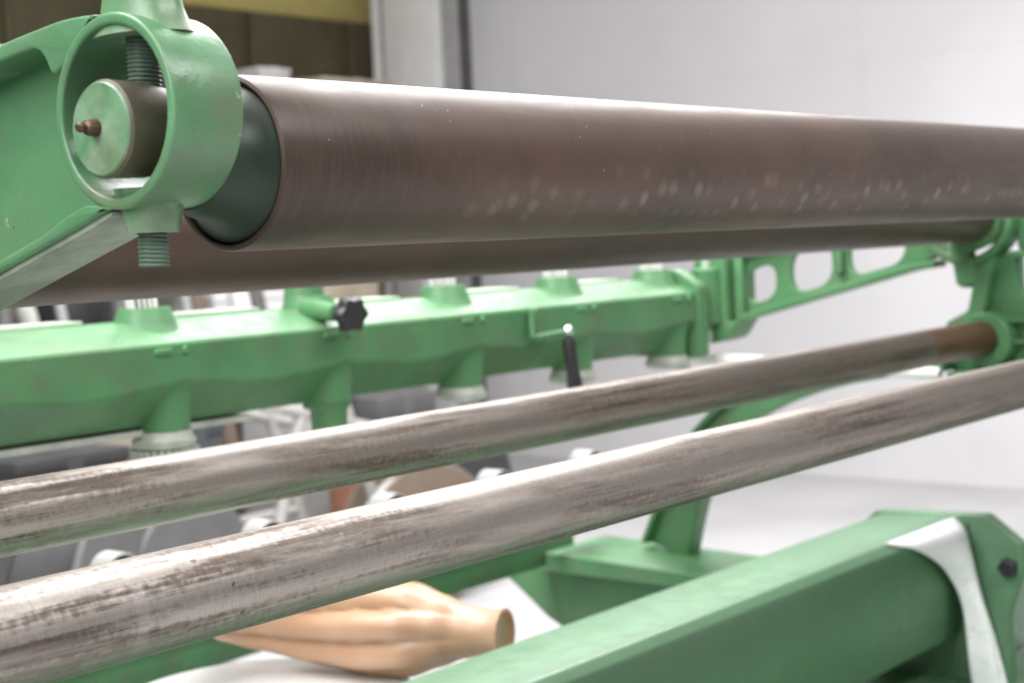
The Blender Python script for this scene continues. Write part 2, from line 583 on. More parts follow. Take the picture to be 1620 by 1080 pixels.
# supporting arm of the ring: outer flange, recessed web, rough underside
top_s = rounded([(0.846, 1.5070), (0.880, 1.5085), (0.955, 1.5010), (1.14, 1.465), (1.14, 1.455), (0.955, 1.4895), (0.909, 1.4935), (0.897, 1.472), (0.880, 1.480)], [0.004, 0.02, 0.03, 0, 0, 0.03, 0.012, 0.006, 0.01])
bot_s = rounded([(0.838, 1.3845), (0.872, 1.3735), (0.975, 1.3445), (1.14, 1.2975), (1.14, 1.3055), (0.975, 1.3525), (0.912, 1.3710), (0.895, 1.3785), (0.868, 1.3870)], [0.003, 0.02, 0.05, 0, 0, 0.05, 0.02, 0.012, 0.004])
web_s = [(0.888, 1.496), (0.955, 1.4975), (1.138, 1.462), (1.138, 1.302), (0.975, 1.3490), (0.872, 1.384), (0.885, 1.405), (0.895, 1.444), (0.888, 1.475)]
arm = add('support_arm', plate(web_s, 0.640, 0.656, bev=0.0), 'cast_plain', MC)
add('top_flange', plate(top_s, 0.6095, 0.663, bev=0.0025), 'cast', arm)
add('bottom_flange', plate(bot_s, 0.6085, 0.663, bev=0.0025), 'cast', arm)
add('arm_underside', plate(rounded([(0.845, 1.3810), (0.872, 1.3750), (0.975, 1.3460), (1.138, 1.2995), (1.138, 1.2940), (0.975, 1.3410), (0.872, 1.3700), (0.845, 1.3785)], [0, 0.02, 0.06, 0, 0, 0.06, 0.02, 0], 12), 0.6125, 0.6645, bev=0.0), 'rough_cast', arm)
# shaft end seen inside the ring
SZ = 1.4325
bm = lathe([(0.005, 0), (0.0, 0.029), (0.0006, 0.0300), (0.002, 0.0312), (0.030, 0.0305), (0.055, 0.026), (0.115, 0.026), (0.115, 0)][1:], (0.598, 0.83, SZ), 'x', 72)
bmesh.ops.holes_fill(bm, edges=bm.edges[:])
sh = add('shaft_end', bm, 'shaft', MC)
add('shaft_face', lathe([(0, 0), (0, 0.0286), (0.0012, 0.0296), (0.003, 0.0296), (0.003, 0)], (0.5965, 0.83, SZ), 'x', 64), 'cast', sh)
add('grease_nipple', lathe([(-0.0145, 0), (-0.0145, 0.0022), (-0.0125, 0.0034), (-0.0105, 0.0034), (-0.009, 0.0026), (-0.0075, 0.0048), (-0.004, 0.0056), (0.001, 0.0056), (0.001, 0)], (0.5965, 0.8335, SZ + 0.001), 'x', 10), 'brass', sh)

# ---- brown rollers
def roller(y, z, x0, x1, r, mat, lab):
    cx = (x0 + x1) / 2
    e = 0.003
    prof = [(x0 - cx + 0.010, r - 0.0055), (x0 - cx + 0.0005, r - 0.0045), (x0 - cx, r - e), (x0 - cx + e * 0.4, r - e * 0.3), (x0 - cx + e * 1.3, r)]
    n = 40
    for i in range(1, n):
        prof.append((x0 - cx + e * 1.3 + (x1 - x0 - 2.6 * e) * i / n, r))
    prof += [(x1 - cx - e * 1.3, r), (x1 - cx, r - e), (x1 - cx, 0)]
    o = add('roller', lathe(prof, (cx, y, z), 'x', 128), mat, MC, origin=(cx, y, z))
    tag(o, lab)
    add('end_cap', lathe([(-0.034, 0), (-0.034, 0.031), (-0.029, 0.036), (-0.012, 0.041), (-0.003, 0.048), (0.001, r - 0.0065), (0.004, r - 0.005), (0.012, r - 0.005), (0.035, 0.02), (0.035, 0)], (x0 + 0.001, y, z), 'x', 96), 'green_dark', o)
    return o


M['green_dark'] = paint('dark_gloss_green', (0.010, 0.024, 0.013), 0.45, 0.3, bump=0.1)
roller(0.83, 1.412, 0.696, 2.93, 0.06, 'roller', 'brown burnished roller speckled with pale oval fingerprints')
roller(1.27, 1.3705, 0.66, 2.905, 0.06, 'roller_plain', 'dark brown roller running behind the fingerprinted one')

# ---- bare steel rods
def rod(y, z, x0, x1, r, mat, lab, y1=None, z1=None):
    cx = (x0 + x1) / 2
    prof = [(x0 - cx, 0), (x0 - cx, r)] + [(x0 - cx + (x1 - x0) * i / 40, r) for i in range(1, 40)] + [(x1 - cx, r), (x1 - cx, 0)]
    o = add('steel_rod', lathe(prof, (cx, y, z), 'x', 96), mat, MC, origin=(cx, y, z))
    return tag(o, lab)


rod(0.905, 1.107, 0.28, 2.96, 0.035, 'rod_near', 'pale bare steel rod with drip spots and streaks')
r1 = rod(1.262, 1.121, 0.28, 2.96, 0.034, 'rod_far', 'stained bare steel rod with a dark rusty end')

# ---- long beam with bosses
PITCH = 0.335
WX = [1.115 + PITCH * i for i in range(-1, 6)]


def beam_sec(x):
    w = math.cos(2 * PI * (x - 1.45) / PITCH)
    zc = 1.160 + 0.006 * w
    return [(1.850, 1.2255), (1.925, 1.2565), (1.985, 1.2565), (2.045, 1.2255), (2.045, 1.165), (1.995, 1.102), (1.905, 1.102), (1.862, zc - 0.012), (1.851, zc)]


b = prism_x(beam_sec, 0.52, 2.83, bev=0.0, n=150)
beam = add('beam', b, 'green', MC, angle=28)
bv = beam.modifiers.new('bevel', 'BEVEL'); bv.width = 0.004; bv.segments = 2; bv.limit_method = 'ANGLE'; bv.angle_limit = R(20)
add('bottom_strip', box(0.52, 1.62, 1.90, 1.99, 1.088, 1.0975, 0.002), 'dullsteel', beam)
well_p = [(-0.014, 0.064), (-0.006, 0.056), (0.002, 0.050), (0.012, 0.046), (0.030, 0.040), (0.034, 0.038), (0.034, 0.030), (0.018, 0.028), (0.018, 0)]
low_p = [(0.0, 0), (0.0, 0.036), (0.004, 0.040), (0.040, 0.043), (0.060, 0.046), (0.072, 0.050), (0.08, 0.056), (0.08, 0)]
col_p = [(0, 0), (0, 0.034), (0.004, 0.046), (0.014, 0.048), (0.018, 0.044), (0.028, 0.042), (0.028, 0)]
boss0 = low0 = clip0 = None
for i, x in enumerate(WX):
    if boss0 is None:
        boss0 = add('boss', lathe(well_p, (x, 1.935, 1.243), 'z', 48), 'green', beam, origin=(x, 1.935, 1.243))
        low0 = add('lower_boss', lathe(low_p, (x, 1.905, 1.090), 'z', 48), 'green', beam, origin=(x, 1.905, 1.09))
        clip0 = add('clip', box(x - 0.05, x - 0.018, 1.8455, 1.856, 1.2085, 1.2185, 0.003), 'green', beam)
        clip1 = add('bolt_head', lathe([(0, 0), (0, 0.006), (0.006, 0.007), (0.010, 0.007), (0.010, 0)], (x + 0.006, 1.8445, 1.2135), 'y', 6), 'green', beam)
        b = lathe(col_p, (x, 1.905, 1.065), 'z', 48)
        coll0 = add('collar', b, 'dullsteel', beam, origin=(x, 1.905, 1.065))
    else:
        copy_part(boss0, (x, 1.935, 1.243), beam)
        copy_part(low0, (x, 1.905, 1.090), beam)
        copy_part(clip0, (x - 0.034, 1.85075, 1.2135), beam)
        copy_part(clip1, (x + 0.006, 1.8495, 1.2135), beam)
        if i != 3:
            copy_part(coll0, (x, 1.905, 1.065), beam)
# toothed ring under one boss
b = None
for t in range(30):
    a = 2 * PI * t / 30
    c, s = math.cos(a), math.sin(a)
    bb = box(0.040, 0.052, -0.0026, 0.0026, 1.0515, 1.0665)
    bmesh.ops.rotate(bb, verts=bb.verts[:], cent=(0, 0, 0), matrix=Matrix.Rotation(a, 3, 'Z'))
    bmesh.ops.translate(bb, verts=bb.verts[:], vec=(WX[2], 1.905, 0))
    b = join(b, bb)
b = lathe([(0, 0), (0, 0.0405), (0.0145, 0.0405), (0.0145, 0)], (WX[2], 1.905, 1.0515), 'z', 40, bm=b)
add('toothed_ring', b, 'dullsteel', beam)
# the boss that reaches further down and the taller one with the star knob
add('drain_boss', lathe([(0, 0), (0, 0.026), (0.003, 0.029), (0.045, 0.031), (0.06, 0.040), (0.06, 0)], (WX[3], 1.90, 1.040), 'z', 40), 'green', beam)
add('knob_boss', lathe([(0, 0), (0, 0.036), (0.02, 0.034), (0.055, 0.030), (0.058, 0.027), (0.058, 0)], (WX[3] - 0.005, 1.94, 1.255), 'z', 40), 'green', beam)
add('knob_stem', bar((WX[3] - 0.02, 1.935, 1.256), (WX[3] - 0.035, 1.835, 1.2495), 0.020, 24, 0.014), 'green', beam)


def star(t, a):
    return 1 + 0.10 * math.cos(6 * a) if 0.15 < t < 0.9 else 1


b = lathe([(0, 0), (0, 0.014), (0.004, 0.024), (0.008, 0.0275), (0.022, 0.0275), (0.027, 0.024), (0.029, 0.013), (0.030, 0)], (WX[3] - 0.036, 1.812, 1.2485), seg=60, rfun=star,
          mat3=(Vector((-0.15, -1, -0.08))).to_track_quat('Z', 'Y').to_matrix())
add('star_knob', b, 'black', beam)
# thin cover strips along the ridge of the beam
M['paint_pale'] = paint('pale_green_paint', (0.42, 0.52, 0.40), 0.35, 0.1, bump=0.1)
for x in (1.28, 1.62, 1.95, 2.29, 2.62):
    s = add('cover_strip', box(x - 0.075, x + 0.075, 1.955, 2.03, 1.2535, 1.2625, 0.002), 'paint_pale', beam)
# crank with black grip
b = tube_path([(2.249, 1.835, 1.224), (2.247, 1.832, 1.172), (2.335, 1.822, 1.176)], 0.0055, 12)
crank = add('crank_rod', b, 'green', beam)
b = bmesh.new(); bmesh.ops.create_icosphere(b, subdivisions=2, radius=0.0105); bmesh.ops.translate(b, verts=b.verts[:], vec=(2.337, 1.820, 1.178))
add('crank_ball', b, 'chrome', beam)
add('crank_bracket', box(2.262, 2.272, 1.835, 1.853, 1.168, 1.226, 0.002), 'green', beam)
b = lathe([(0, 0), (0, 0.010), (0.01, 0.0135), (0.06, 0.0125), (0.105, 0.0165), (0.114, 0.013), (0.116, 0)], (2.337, 1.820, 1.166), seg=24, mat3=(Vector((0.16, 0, -1))).to_track_quat('Z', 'Y').to_matrix())
add('crank_grip', b, 'black', beam)
# beam end plate and hinge
add('end_plate', plate(rounded([(1.842, 1.085), (2.05, 1.085), (2.05, 1.245), (1.99, 1.275), (1.90, 1.275), (1.842, 1.24)], 0.012), 2.826, 2.862, bev=0.004), 'green', beam)
add('pivot', lathe([(0, 0), (0, 0.036), (0.10, 0.036), (0.10, 0)], (2.858, 1.925, 1.20), 'x', 32), 'green', beam)

# ---- link arm between beam hinge and far ring
def win(cy, cz, w, h, sl=-0.23):
    q = [(-w / 2, -h / 2), (w / 2, -h / 2), (w / 2, h / 2), (-w / 2, h / 2)]
    return rounded([(cy + a, cz + c + sl * a) for a, c in q], min(w, h) * 0.47, 8)


link_out = [(1.815, 1.160), (1.815, 1.302), (1.60, 1.345), (1.38, 1.392), (1.36, 1.28), (1.41, 1.262)]
b = plate(link_out, 2.958, 2.974, [win(1.766, 1.236, 0.072, 0.074), win(1.643, 1.268, 0.098, 0.090), win(1.490, 1.302, 0.125, 0.082)], bev=0.004)
link = add('link_arm', b, 'green', MC)
b = plate([(1.82, 1.153), (1.82, 1.168), (1.41, 1.270), (1.355, 1.276), (1.355, 1.262), (1.405, 1.256)], 2.935, 2.995, bev=0.003)
add('lower_flange', b, 'green', link)
b = plate([(1.82, 1.292), (1.82, 1.306), (1.38, 1.402), (1.38, 1.388)], 2.935, 2.995, bev=0.003)
add('upper_flange', b, 'green', link)
add('cross_rib', box(2.940, 2.960, 1.562, 1.580, 1.255, 1.345, 0.003), 'green', link)
add('end_rib', box(2.935, 2.990, 1.800, 1.822, 1.158, 1.302, 0.003), 'green', link)
hin = add('hinge_block', plate(rounded([(1.83, 1.150), (1.795, 1.165), (1.828, 1.118), (1.875, 1.106), (1.912, 1.135), (1.912, 1.292), (1.83, 1.300)], 0.012), 2.915, 3.0, bev=0.004), 'green', MC)
add('hinge_knuckle', lathe([(-0.062, 0), (-0.062, 0.030), (-0.058, 0.034), (0.058, 0.034), (0.062, 0.030), (0.062, 0)], (2.915, 1.878, 1.213), 'z', 28), 'green', hin)
add('hinge_pin', lathe([(-0.1, 0), (-0.1, 0.010), (0.1, 0.010), (0.104, 0.007), (0.104, 0)], (2.915, 1.878, 1.213), 'z', 20), 'paint_pale', hin)
add('lug', box(2.84, 2.875, 1.90, 1.925, 1.055, 1.125, 0.006), 'paint_pale', MC)
add('cross_bar', bar((2.93, 1.965, 1.078), (2.93, 1.345, 1.050), 0.013, 24), 'white', MC)  # white paint stands in for the bright reflection on a polished bar

# ---- far bearing ring, its hub and the side frame
fr = add('bearing_ring', lathe(rounded([(0, 0.083), (0, 0.098), (0.07, 0.098), (0.07, 0.083)], 0.004, 4), (2.935, 1.292, 1.363), 'x', 96, closed=True), 'green', MC)
add('hub', lathe([(0, 0), (0, 0.052), (0.012, 0.056), (0.05, 0.050), (0.095, 0.044), (0.12, 0.044), (0.12, 0)], (2.906, 1.268, 1.348), 'x', 48), 'green', fr)
add('hub_lug', lathe([(-0.05, 0), (-0.05, 0.018), (-0.045, 0.024), (0.02, 0.026), (0.02, 0)], (2.95, 1.300, 1.320), 'z', 24), 'green', fr)
add('lower_boss', lathe([(-0.05, 0), (-0.05, 0.016), (-0.042, 0.026), (-0.01, 0.030), (0.01, 0.034), (0.01, 0)], (2.965, 1.294, 1.270), 'z', 28), 'green', fr)
frame = add('side_frame', plate(rounded([(1.268, 1.285), (1.282, 1.235), (1.295, 1.18), (1.335, 1.150), (1.345, 1.03), (1.14, 1.03), (1.10, 0.98), (1.07, 0.70), (1.07, 0.02), (0.74, 0.02), (0.74, 1.195), (1.185, 1.195), (1.203, 1.215), (1.203, 1.285)], 0.01), 2.985, 3.02, bev=0.003), 'green', MC)
add('front_rib', plate(rounded([(1.262, 1.29), (1.278, 1.235), (1.292, 1.175), (1.338, 1.152), (1.34, 1.132), (1.262, 1.165), (1.248, 1.235), (1.235, 1.29)], 0.008), 2.945, 2.99, bev=0.003), 'green', frame)
add('rib', box(2.955, 2.99, 0.76, 1.228, 1.150, 1.160, 0.003), 'green', frame)
add('rib', box(2.955, 2.99, 0.76, 1.222, 1.108, 1.118, 0.003), 'green', frame)
add('bottom_rib', box(2.945, 2.99, 0.76, 1.34, 1.034, 1.052, 0.003), 'green', frame)
add('rod_socket', lathe([(0, 0.030), (0, 0.050), (0.004, 0.054), (0.05, 0.058), (0.05, 0.030)], (2.937, 1.258, 1.117), 'x', 48, closed=True), 'green', frame)
add('rod_socket', lathe([(0, 0.030), (0, 0.050), (0.004, 0.054), (0.05, 0.058), (0.05, 0.030)], (2.937, 0.905, 1.107), 'x', 48, closed=True), 'green', frame)
add('upper_link', plate(rounded([(1.20, 1.29), (1.20, 1.42), (0.90, 1.45), (0.90, 1.34), (1.12, 1.285)], 0.01), 2.975, 3.005, bev=0.003), 'green', frame)
add('upper_link_flange', plate([(1.205, 1.278), (1.205, 1.290), (1.12, 1.290), (0.90, 1.345), (0.90, 1.333), (1.12, 1.278)], 2.94, 3.005, bev=0.002), 'green', frame)
add('bearing_ring', lathe(rounded([(0, 0.083), (0, 0.098), (0.07, 0.098), (0.07, 0.083)], 0.004, 4), (2.945, 0.83, 1.40), 'x', 64, closed=True), 'green', MC)
add('roller_hub', bar((2.92, 0.83, 1.405), (3.01, 0.83, 1.405), 0.084, 40), 'green', frame)
add('foot_bar', box(2.90, 3.06, 0.66, 2.62, 0.0, 0.05, 0.006), 'green', frame)

# arched leg carrying the beam, with its foot and plate
def arch(off):
    pts = []
    p0, p1, p2, p3 = Vector((1.34, 1.07)), Vector((1.90, 1.02)), Vector((1.93, 0.83)), Vector((1.985, 0.615))
    for i in range(15):
        t = i / 14
        p = p0 * (1 - t) ** 3 + p1 * 3 * t * (1 - t) ** 2 + p2 * 3 * t * t * (1 - t) + p3 * t ** 3
        d = (p1 - p0) * 3 * (1 - t) ** 2 + (p2 - p1) * 6 * t * (1 - t) + (p3 - p2) * 3 * t * t
        nrm = Vector((-d.y, d.x)).normalized()
        pts.append(tuple(p + nrm * off(t)))
    return pts


leg = add('arch_leg', plate(arch(lambda t: -0.016) + arch(lambda t: 0.022 + 0.02 * t)[::-1], 2.93, 2.985, bev=0.004), 'green', MC)
add('leg_web', plate(arch(lambda t: 0.018 + 0.02 * t) + arch(lambda t: 0.042 + 0.065 * t * t)[::-1], 2.955, 2.972, bev=0.003), 'green', leg)
add('leg_rib', plate(arch(lambda t: 0.038 + 0.065 * t * t) + arch(lambda t: 0.052 + 0.065 * t * t)[::-1], 2.935, 2.985, bev=0.003), 'green', leg)
add('foot', plate(rounded([(1.60, 0.588), (1.60, 0.614), (2.262, 0.632), (2.262, 0.588)], 0.004), 2.78, 3.02, bev=0.004), 'green', leg)
add('foot_plate', plate(rounded([(1.60, 0.584), (2.27, 0.584), (2.462, 0.553), (2.325, 0.455), (2.20, 0.40), (2.20, 0.05), (1.60, 0.05)], 0.006), 2.86, 2.93, bev=0.004), 'green', leg)
# low rail joining the two ends
rail = add('low_rail', box(0.28, 2.90, 2.265, 2.32, 0.596, 0.668, 0.005), 'green', MC)

# left side frame, out of view but carrying arms, rods and rail
lf = add('side_frame', plate(rounded([(0.80, 1.19), (1.06, 1.19), (1.06, 1.49), (1.30, 1.47), (1.30, 1.19), (2.05, 1.25), (2.05, 1.05), (2.36, 0.70), (2.36, 0.02), (0.80, 0.02)], 0.02), 0.22, 0.30, bev=0.004), 'green', MC)
add('arm_mount', box(0.29, 0.63, 1.085, 1.16, 1.27, 1.46, 0.008), 'green', lf)
add('foot_bar', box(0.19, 0.33, 0.70, 2.50, 0.0, 0.05, 0.006), 'green', lf)
add('beam_mount', box(0.29, 0.53, 1.86, 2.04, 1.10, 1.25, 0.006), 'green', lf)
add('roller_stub', bar((0.29, 1.27, 1.3705), (0.68, 1.27, 1.3705), 0.025, 32), 'bolt', lf)

# row of white guide rings on a slim rail
gr = add('guide_rail', box(0.28, 2.93, 2.20, 2.23, 0.70, 0.735, 0.003), 'midgrey', MC)
g0 = None
for i in range(6):
    x = 1.215 + 0.325 * i
    if g0 is None:
        g0 = add('guide_ring', lathe(rounded([(0, 0.030), (0, 0.035), (0.05, 0.035), (0.05, 0.030)], 0.002, 3), (x, 2.15, 0.832), 'y', 40, closed=True), 'grey', gr, origin=(x, 2.15, 0.832))
        g1 = add('guide_ring_core', lathe([(0.006, 0), (0.006, 0.031), (0.045, 0.031), (0.045, 0)], (x, 2.15, 0.832), 'y', 40), 'green_dark', gr, origin=(x, 2.15, 0.832))
        g2 = add('guide_stem', box(x - 0.008, x + 0.008, 2.175, 2.215, 0.73, 0.803, 0.002), 'grey', gr, origin=(x, 2.15, 0.832))
    else:
        for g in (g0, g1, g2):
            copy_part(g, (x, 2.15, 0.832), gr)

# ---- hood along the front
HX0, HX1 = 0.62, 2.72
sec = [(1.372, 0.803), (1.213, 0.811), (1.198, 0.797), (1.197, 0.703), (1.222, 0.588), (1.42, 0.588), (1.43, 0.745)]
hood = add('hood', prism_x(sec, HX0, HX1, bev=0.004), 'hood', MC)
tag(hood, 'smooth green sheet metal hood with a chamfered front edge')
chk = [(1.385, 0.8075), (1.165, 0.8155), (1.102, 0.768), (1.100, 0.716), (1.127, 0.632), (1.127, 0.50), (1.42, 0.50), (1.44, 0.76)]
cheek = add('end_cheek', plate(rounded(chk, 0.006), 2.712, 2.742, bev=0.003), 'hood', hood)
add('lock_knob', lathe([(0, 0), (0, 0.012), (0.004, 0.015), (0.02, 0.016), (0.026, 0.011), (0.026, 0)], (2.688, 1.122, 0.725), 'x', 24, rfun=lambda t, a: 1 + 0.12 * math.cos(5 * a)), 'black', hood)
tray = add('tray', box(0.28, 2.98, 0.72, 1.40, 0.48, 0.505, 0.004), 'hood', MC)  # shelf, widened below the view so rods reflect green instead of bright floor
add('tray_lip', box(0.28, 2.98, 0.705, 0.725, 0.48, 0.54, 0.004), 'hood', tray)
add('hood_bracket', box(2.735, 2.99, 1.18, 1.40, 0.52, 0.70, 0.006), 'hood', hood)
add('hood_bracket', box(0.29, 0.63, 1.22, 1.40, 0.60, 0.78, 0.006), 'hood', hood)

# ================================================================== loose things
# strip of printed paper hanging from the hood
Lp = [(2.405, 1.2135, 0.8125), (2.43, 1.2035, 0.8045), (2.475, 1.194, 0.792), (2.545, 1.186, 0.757), (2.60, 1.186, 0.715), (2.632, 1.184, 0.675), (2.648, 1.182, 0.63), (2.655, 1.178, 0.56), (2.665, 1.174, 0.50), (2.67, 1.16, 0.42)]
Rp = [(2.680, 1.2135, 0.8125), (2.681, 1.2035, 0.8045), (2.682, 1.190, 0.788), (2.680, 1.178, 0.745), (2.688, 1.172, 0.70), (2.694, 1.160, 0.645), (2.700, 1.150, 0.60), (2.704, 1.140, 0.55), (2.708, 1.132, 0.50), (2.71, 1.12, 0.42)]
def cat(P, t):
    n = len(P) - 1
    f = t * n
    i = min(int(f), n - 1)
    u = f - i
    p = [Vector(P[max(0, min(n, i + d))]) for d in (-1, 0, 1, 2)]
    return 0.5 * ((2 * p[1]) + (p[2] - p[0]) * u + (2 * p[0] - 5 * p[1] + 4 * p[2] - p[3]) * u * u + (3 * p[1] - p[0] - 3 * p[2] + p[3]) * u ** 3)


b = bmesh.new()
NU, NV = 12, 48
G = []
for j in range(NV + 1):
    t = j / NV
    a, c = cat(Lp, t), cat(Rp, t)
    row = []
    for i in range(NU + 1):
        u = i / NU
        p = a.lerp(c, u)
        fold = math.sin(PI * u) * (0.018 * t) + 0.004 * math.sin(9 * u + 5 * t) * t
        row.append(b.verts.new(p + Vector((0, -fold, 0))))
    G.append(row)
for j in range(NV):
    for i in range(NU):
        b.faces.new((G[j][i], G[j][i + 1], G[j + 1][i + 1], G[j + 1][i]))
pap = add('paper_strip', b, 'paper', None)
sd = pap.modifiers.new('thickness', 'SOLIDIFY'); sd.thickness = 0.0006
tag(pap, 'curled strip of printed white paper hanging over the end of the green hood', 'paper')

# tan hollow fluted form lying on a white stool
A0, A1 = Vector((1.585, 1.985, 0.766)), Vector((1.728, 1.487, 0.775))
d = (A1 - A0)
m3 = d.to_track_quat('Z', 'Y').to_matrix()
Ln = d.length
key = [(0, 0.018), (0.04, 0.030), (0.2, 0.043), (0.4, 0.058), (0.58, 0.068), (0.70, 0.066), (0.80, 0.052), (0.87, 0.040), (0.93, 0.0345), (0.97, 0.034), (1.0, 0.0365)]
prof = [(0, 0.0)]
for i in range(61):
    t = i / 60
    for (t0, r0), (t1, r1_) in zip(key, key[1:]):
        if t0 <= t <= t1:
            u = (t - t0) / (t1 - t0); u = u * u * (3 - 2 * u) * 0.5 + u * 0.5
            prof.append((t * Ln, r0 + (r1_ - r0) * u)); break
prof += [(Ln - 0.001, 0.031), (Ln - 0.004, 0.030), (Ln - 0.006, 0.026), (Ln - 0.007, 0)]
NP = len(prof)


def lobes(t, a):
    tt = t * (NP - 1) / 61
    f = max(0, min(1, (0.90 - tt) / 0.25)) if tt < 1 else 0
    return 1 + f * 0.30 * (abs(math.cos(3.5 * (a + 0.42 + 0.5 * tt))) ** 0.85 - 0.6)


b = lathe(prof, A0, seg=120, mat3=m3, rfun=lobes)
form = add('hollow_form', b, 'tan', None, smooth=False, angle=50)
tag(form, 'tan fluted hollow form with an open rim, lying on a white stool', 'moulded form')

st = empty('stool', (1.50, 1.77, 0), 'round white stool under the tan fluted form, inside the green machine', 'stool')
add('seat', lathe([(0, 0), (0, 0.20), (0.01, 0.225), (0.03, 0.235), (0.05, 0.225), (0.056, 0.20), (0.056, 0)], (1.50, 1.77, 0.642), 'z', 72), 'white', st)
add('column', bar((1.50, 1.77, 0.02), (1.50, 1.77, 0.645), 0.03, 24), 'white', st)
add('base', lathe([(0, 0), (0, 0.19), (0.012, 0.19), (0.03, 0.05), (0.03, 0)], (1.50, 1.77, 0.0), 'z', 48), 'white', st)

# pale yarns rising out of the bosses
YL = ['sheaf of white yarns rising from the boss above the toothed ring',
      'sheaf of white yarns rising from the boss behind the black star knob',
      'sheaf of white yarns rising from the boss midway between star knob and crank',
      'sheaf of white yarns rising from the boss behind the black crank grip',
      'sheaf of white yarns rising from the beam boss next to the hinge']
for i, x in enumerate(WX[2:]):
    b = None
    for q in range(16):
        a = 2 * PI * q / 16
        w = 0.7 + 0.3 * random.random()
        b = bar((x + 0.026 * w * math.cos(a), 1.935 + 0.024 * w * math.sin(a), 1.258), (x - 0.03 + 0.05 * w * math.cos(a), 1.95 + 0.03 * w * math.sin(a), 1.60), 0.0017, 5, bm=b)
    y = add('yarn_bundle', b, 'yarn', None)
    tag(y, YL[i], 'yarn', 'yarns rising from the beam bosses')

# ---- white column
colm = empty('column', (7.38, 6.9, 0), 'white steel column with grey edges at the end of the white wall', 'column')
add('core', box(7.30, 7.40, 6.635, 7.08, 0, 5.2, 0.004), 'white', colm)
add('flange', box(7.34, 7.42, 7.082, 7.148, 0, 5.2, 0.004), 'grey', colm)
add('edge_strip', box(7.32, 7.42, 7.150, 7.205, 0, 5.2, 0.004), 'white', colm)
add('flange', box(7.36, 7.39, 6.51, 6.633, 0, 5.2, 0.004), 'grey', colm)
add('shadow_gap', box(7.50, 7.598, 6.60, 6.70, 0, 5.2), 'gap', colm)  # dark strip painted as the shade between column and wall

# ---- yellow crane girder
gd = empty('crane_girder', (4.5, 7.6, 0), 'yellow overhead girder over a brown runway beam beside the white column', 'girder')
add('girder', box(-1.0, 8.4, 7.45, 7.75, 2.84, 3.5, 0.01), 'yellow', gd)
add('runway_beam', box(-1.0, 8.4, 7.42, 7.78, 2.45, 2.838, 0.01), 'olive', gd)
add('lower_flange', box(-1.0, 8.4, 7.36, 7.84, 2.412, 2.448, 0.004), 'carton', gd)
for i in range(9):
    add('rib', box(0.5 + 0.85 * i, 0.53 + 0.85 * i, 7.37, 7.418, 2.452, 2.83, 0.003), 'olive', gd)
for x in (-0.6, 8.2):
    add('post', box(x - 0.1, x + 0.1, 7.50, 7.70, 0, 2.410, 0.01), 'olive', gd)

# ---- storage rack with boxes
rk = empty('storage_rack', (4.6, 6.0, 0), 'grey steel storage rack loaded with boxes beneath the yellow girder', 'rack')
for x in (3.0, 4.6, 6.15):
    for y in (5.75, 6.25):
        add('upright', box(x - 0.03, x + 0.03, y - 0.03, y + 0.03, 0, 2.12, 0.003), 'grey', rk)
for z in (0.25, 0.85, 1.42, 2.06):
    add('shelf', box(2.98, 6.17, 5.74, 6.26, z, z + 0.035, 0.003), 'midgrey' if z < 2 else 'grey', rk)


def carton(x, y, z, w, dpt, h, mat, label, cat='box', rz=0.0, name='cardboard_box'):
    root = empty(name, (x, y, z), label, cat)
    b = box(-w / 2, w / 2, -dpt / 2, dpt / 2, 0, h, 0.006)
    t = box(-w / 2 - 0.006, w / 2 + 0.006, -dpt / 2 - 0.006, dpt / 2 + 0.006, h * 0.86, h + 0.004, 0.004)
    s = box(-0.03, 0.03, -dpt / 2 - 0.008, dpt / 2 + 0.008, h * 0.55, h + 0.006, 0.001)
    for bb in (b, t, s):
        bmesh.ops.rotate(bb, verts=bb.verts[:], cent=(0, 0, 0), matrix=Matrix.Rotation(rz, 3, 'Z'))
        bmesh.ops.translate(bb, verts=bb.verts[:], vec=(x, y, z))
    add('body', b, mat, root)
    add('lid', t, mat, root)
    add('tape', s, mat, root)
    return root


carton(5.25, 6.0, 2.095, 0.20, 0.30, 0.16, 'grey', 'small grey box on top of the rack near the brown runway beam')
carton(5.80, 6.0, 2.095, 0.50, 0.34, 0.13, 'carton_pale', 'flat pale carton on top of the rack beside the column')
carton(3.6, 6.0, 2.095, 0.5, 0.34, 0.16, 'white', 'white carton on the rack top behind the bearing ring')
carton(3.30, 6.0, 1.455, 0.42, 0.36, 0.30, 'slate', 'slate blue bin on the upper rack shelf', 'bin', name='storage_bin')
carton(3.95, 6.0, 1.455, 0.40, 0.36, 0.24, 'carton', 'brown carton on the upper rack shelf')
carton(5.05, 6.0, 1.455, 0.34, 0.36, 0.28, 'white', 'white carton on the upper rack shelf')
carton(5.70, 6.0, 1.455, 0.50, 0.36, 0.22, 'orange', 'terracotta bin on the upper rack shelf', 'bin', name='storage_bin')
carton(3.45, 6.0, 0.885, 0.50, 0.40, 0.34, 'carton', 'large brown carton on the middle rack shelf')
carton(4.10, 6.0, 0.885, 0.36, 0.36, 0.36, 'dark', 'black crate on the middle rack shelf', 'crate', name='crate')
carton(5.00, 6.0, 0.885, 0.50, 0.40, 0.28, 'white', 'white carton on the middle rack shelf')
carton(5.65, 6.0, 0.885, 0.40, 0.40, 0.36, 'carton_pale', 'pale carton on the middle rack shelf')
carton(3.5, 6.0, 0.285, 0.70, 0.42, 0.40, 'slate', 'slate blue bin on the lowest rack shelf', 'bin', name='storage_bin')
carton(5.3, 6.0, 0.285, 0.80, 0.42, 0.42, 'carton', 'wide brown carton on the lowest rack shelf')

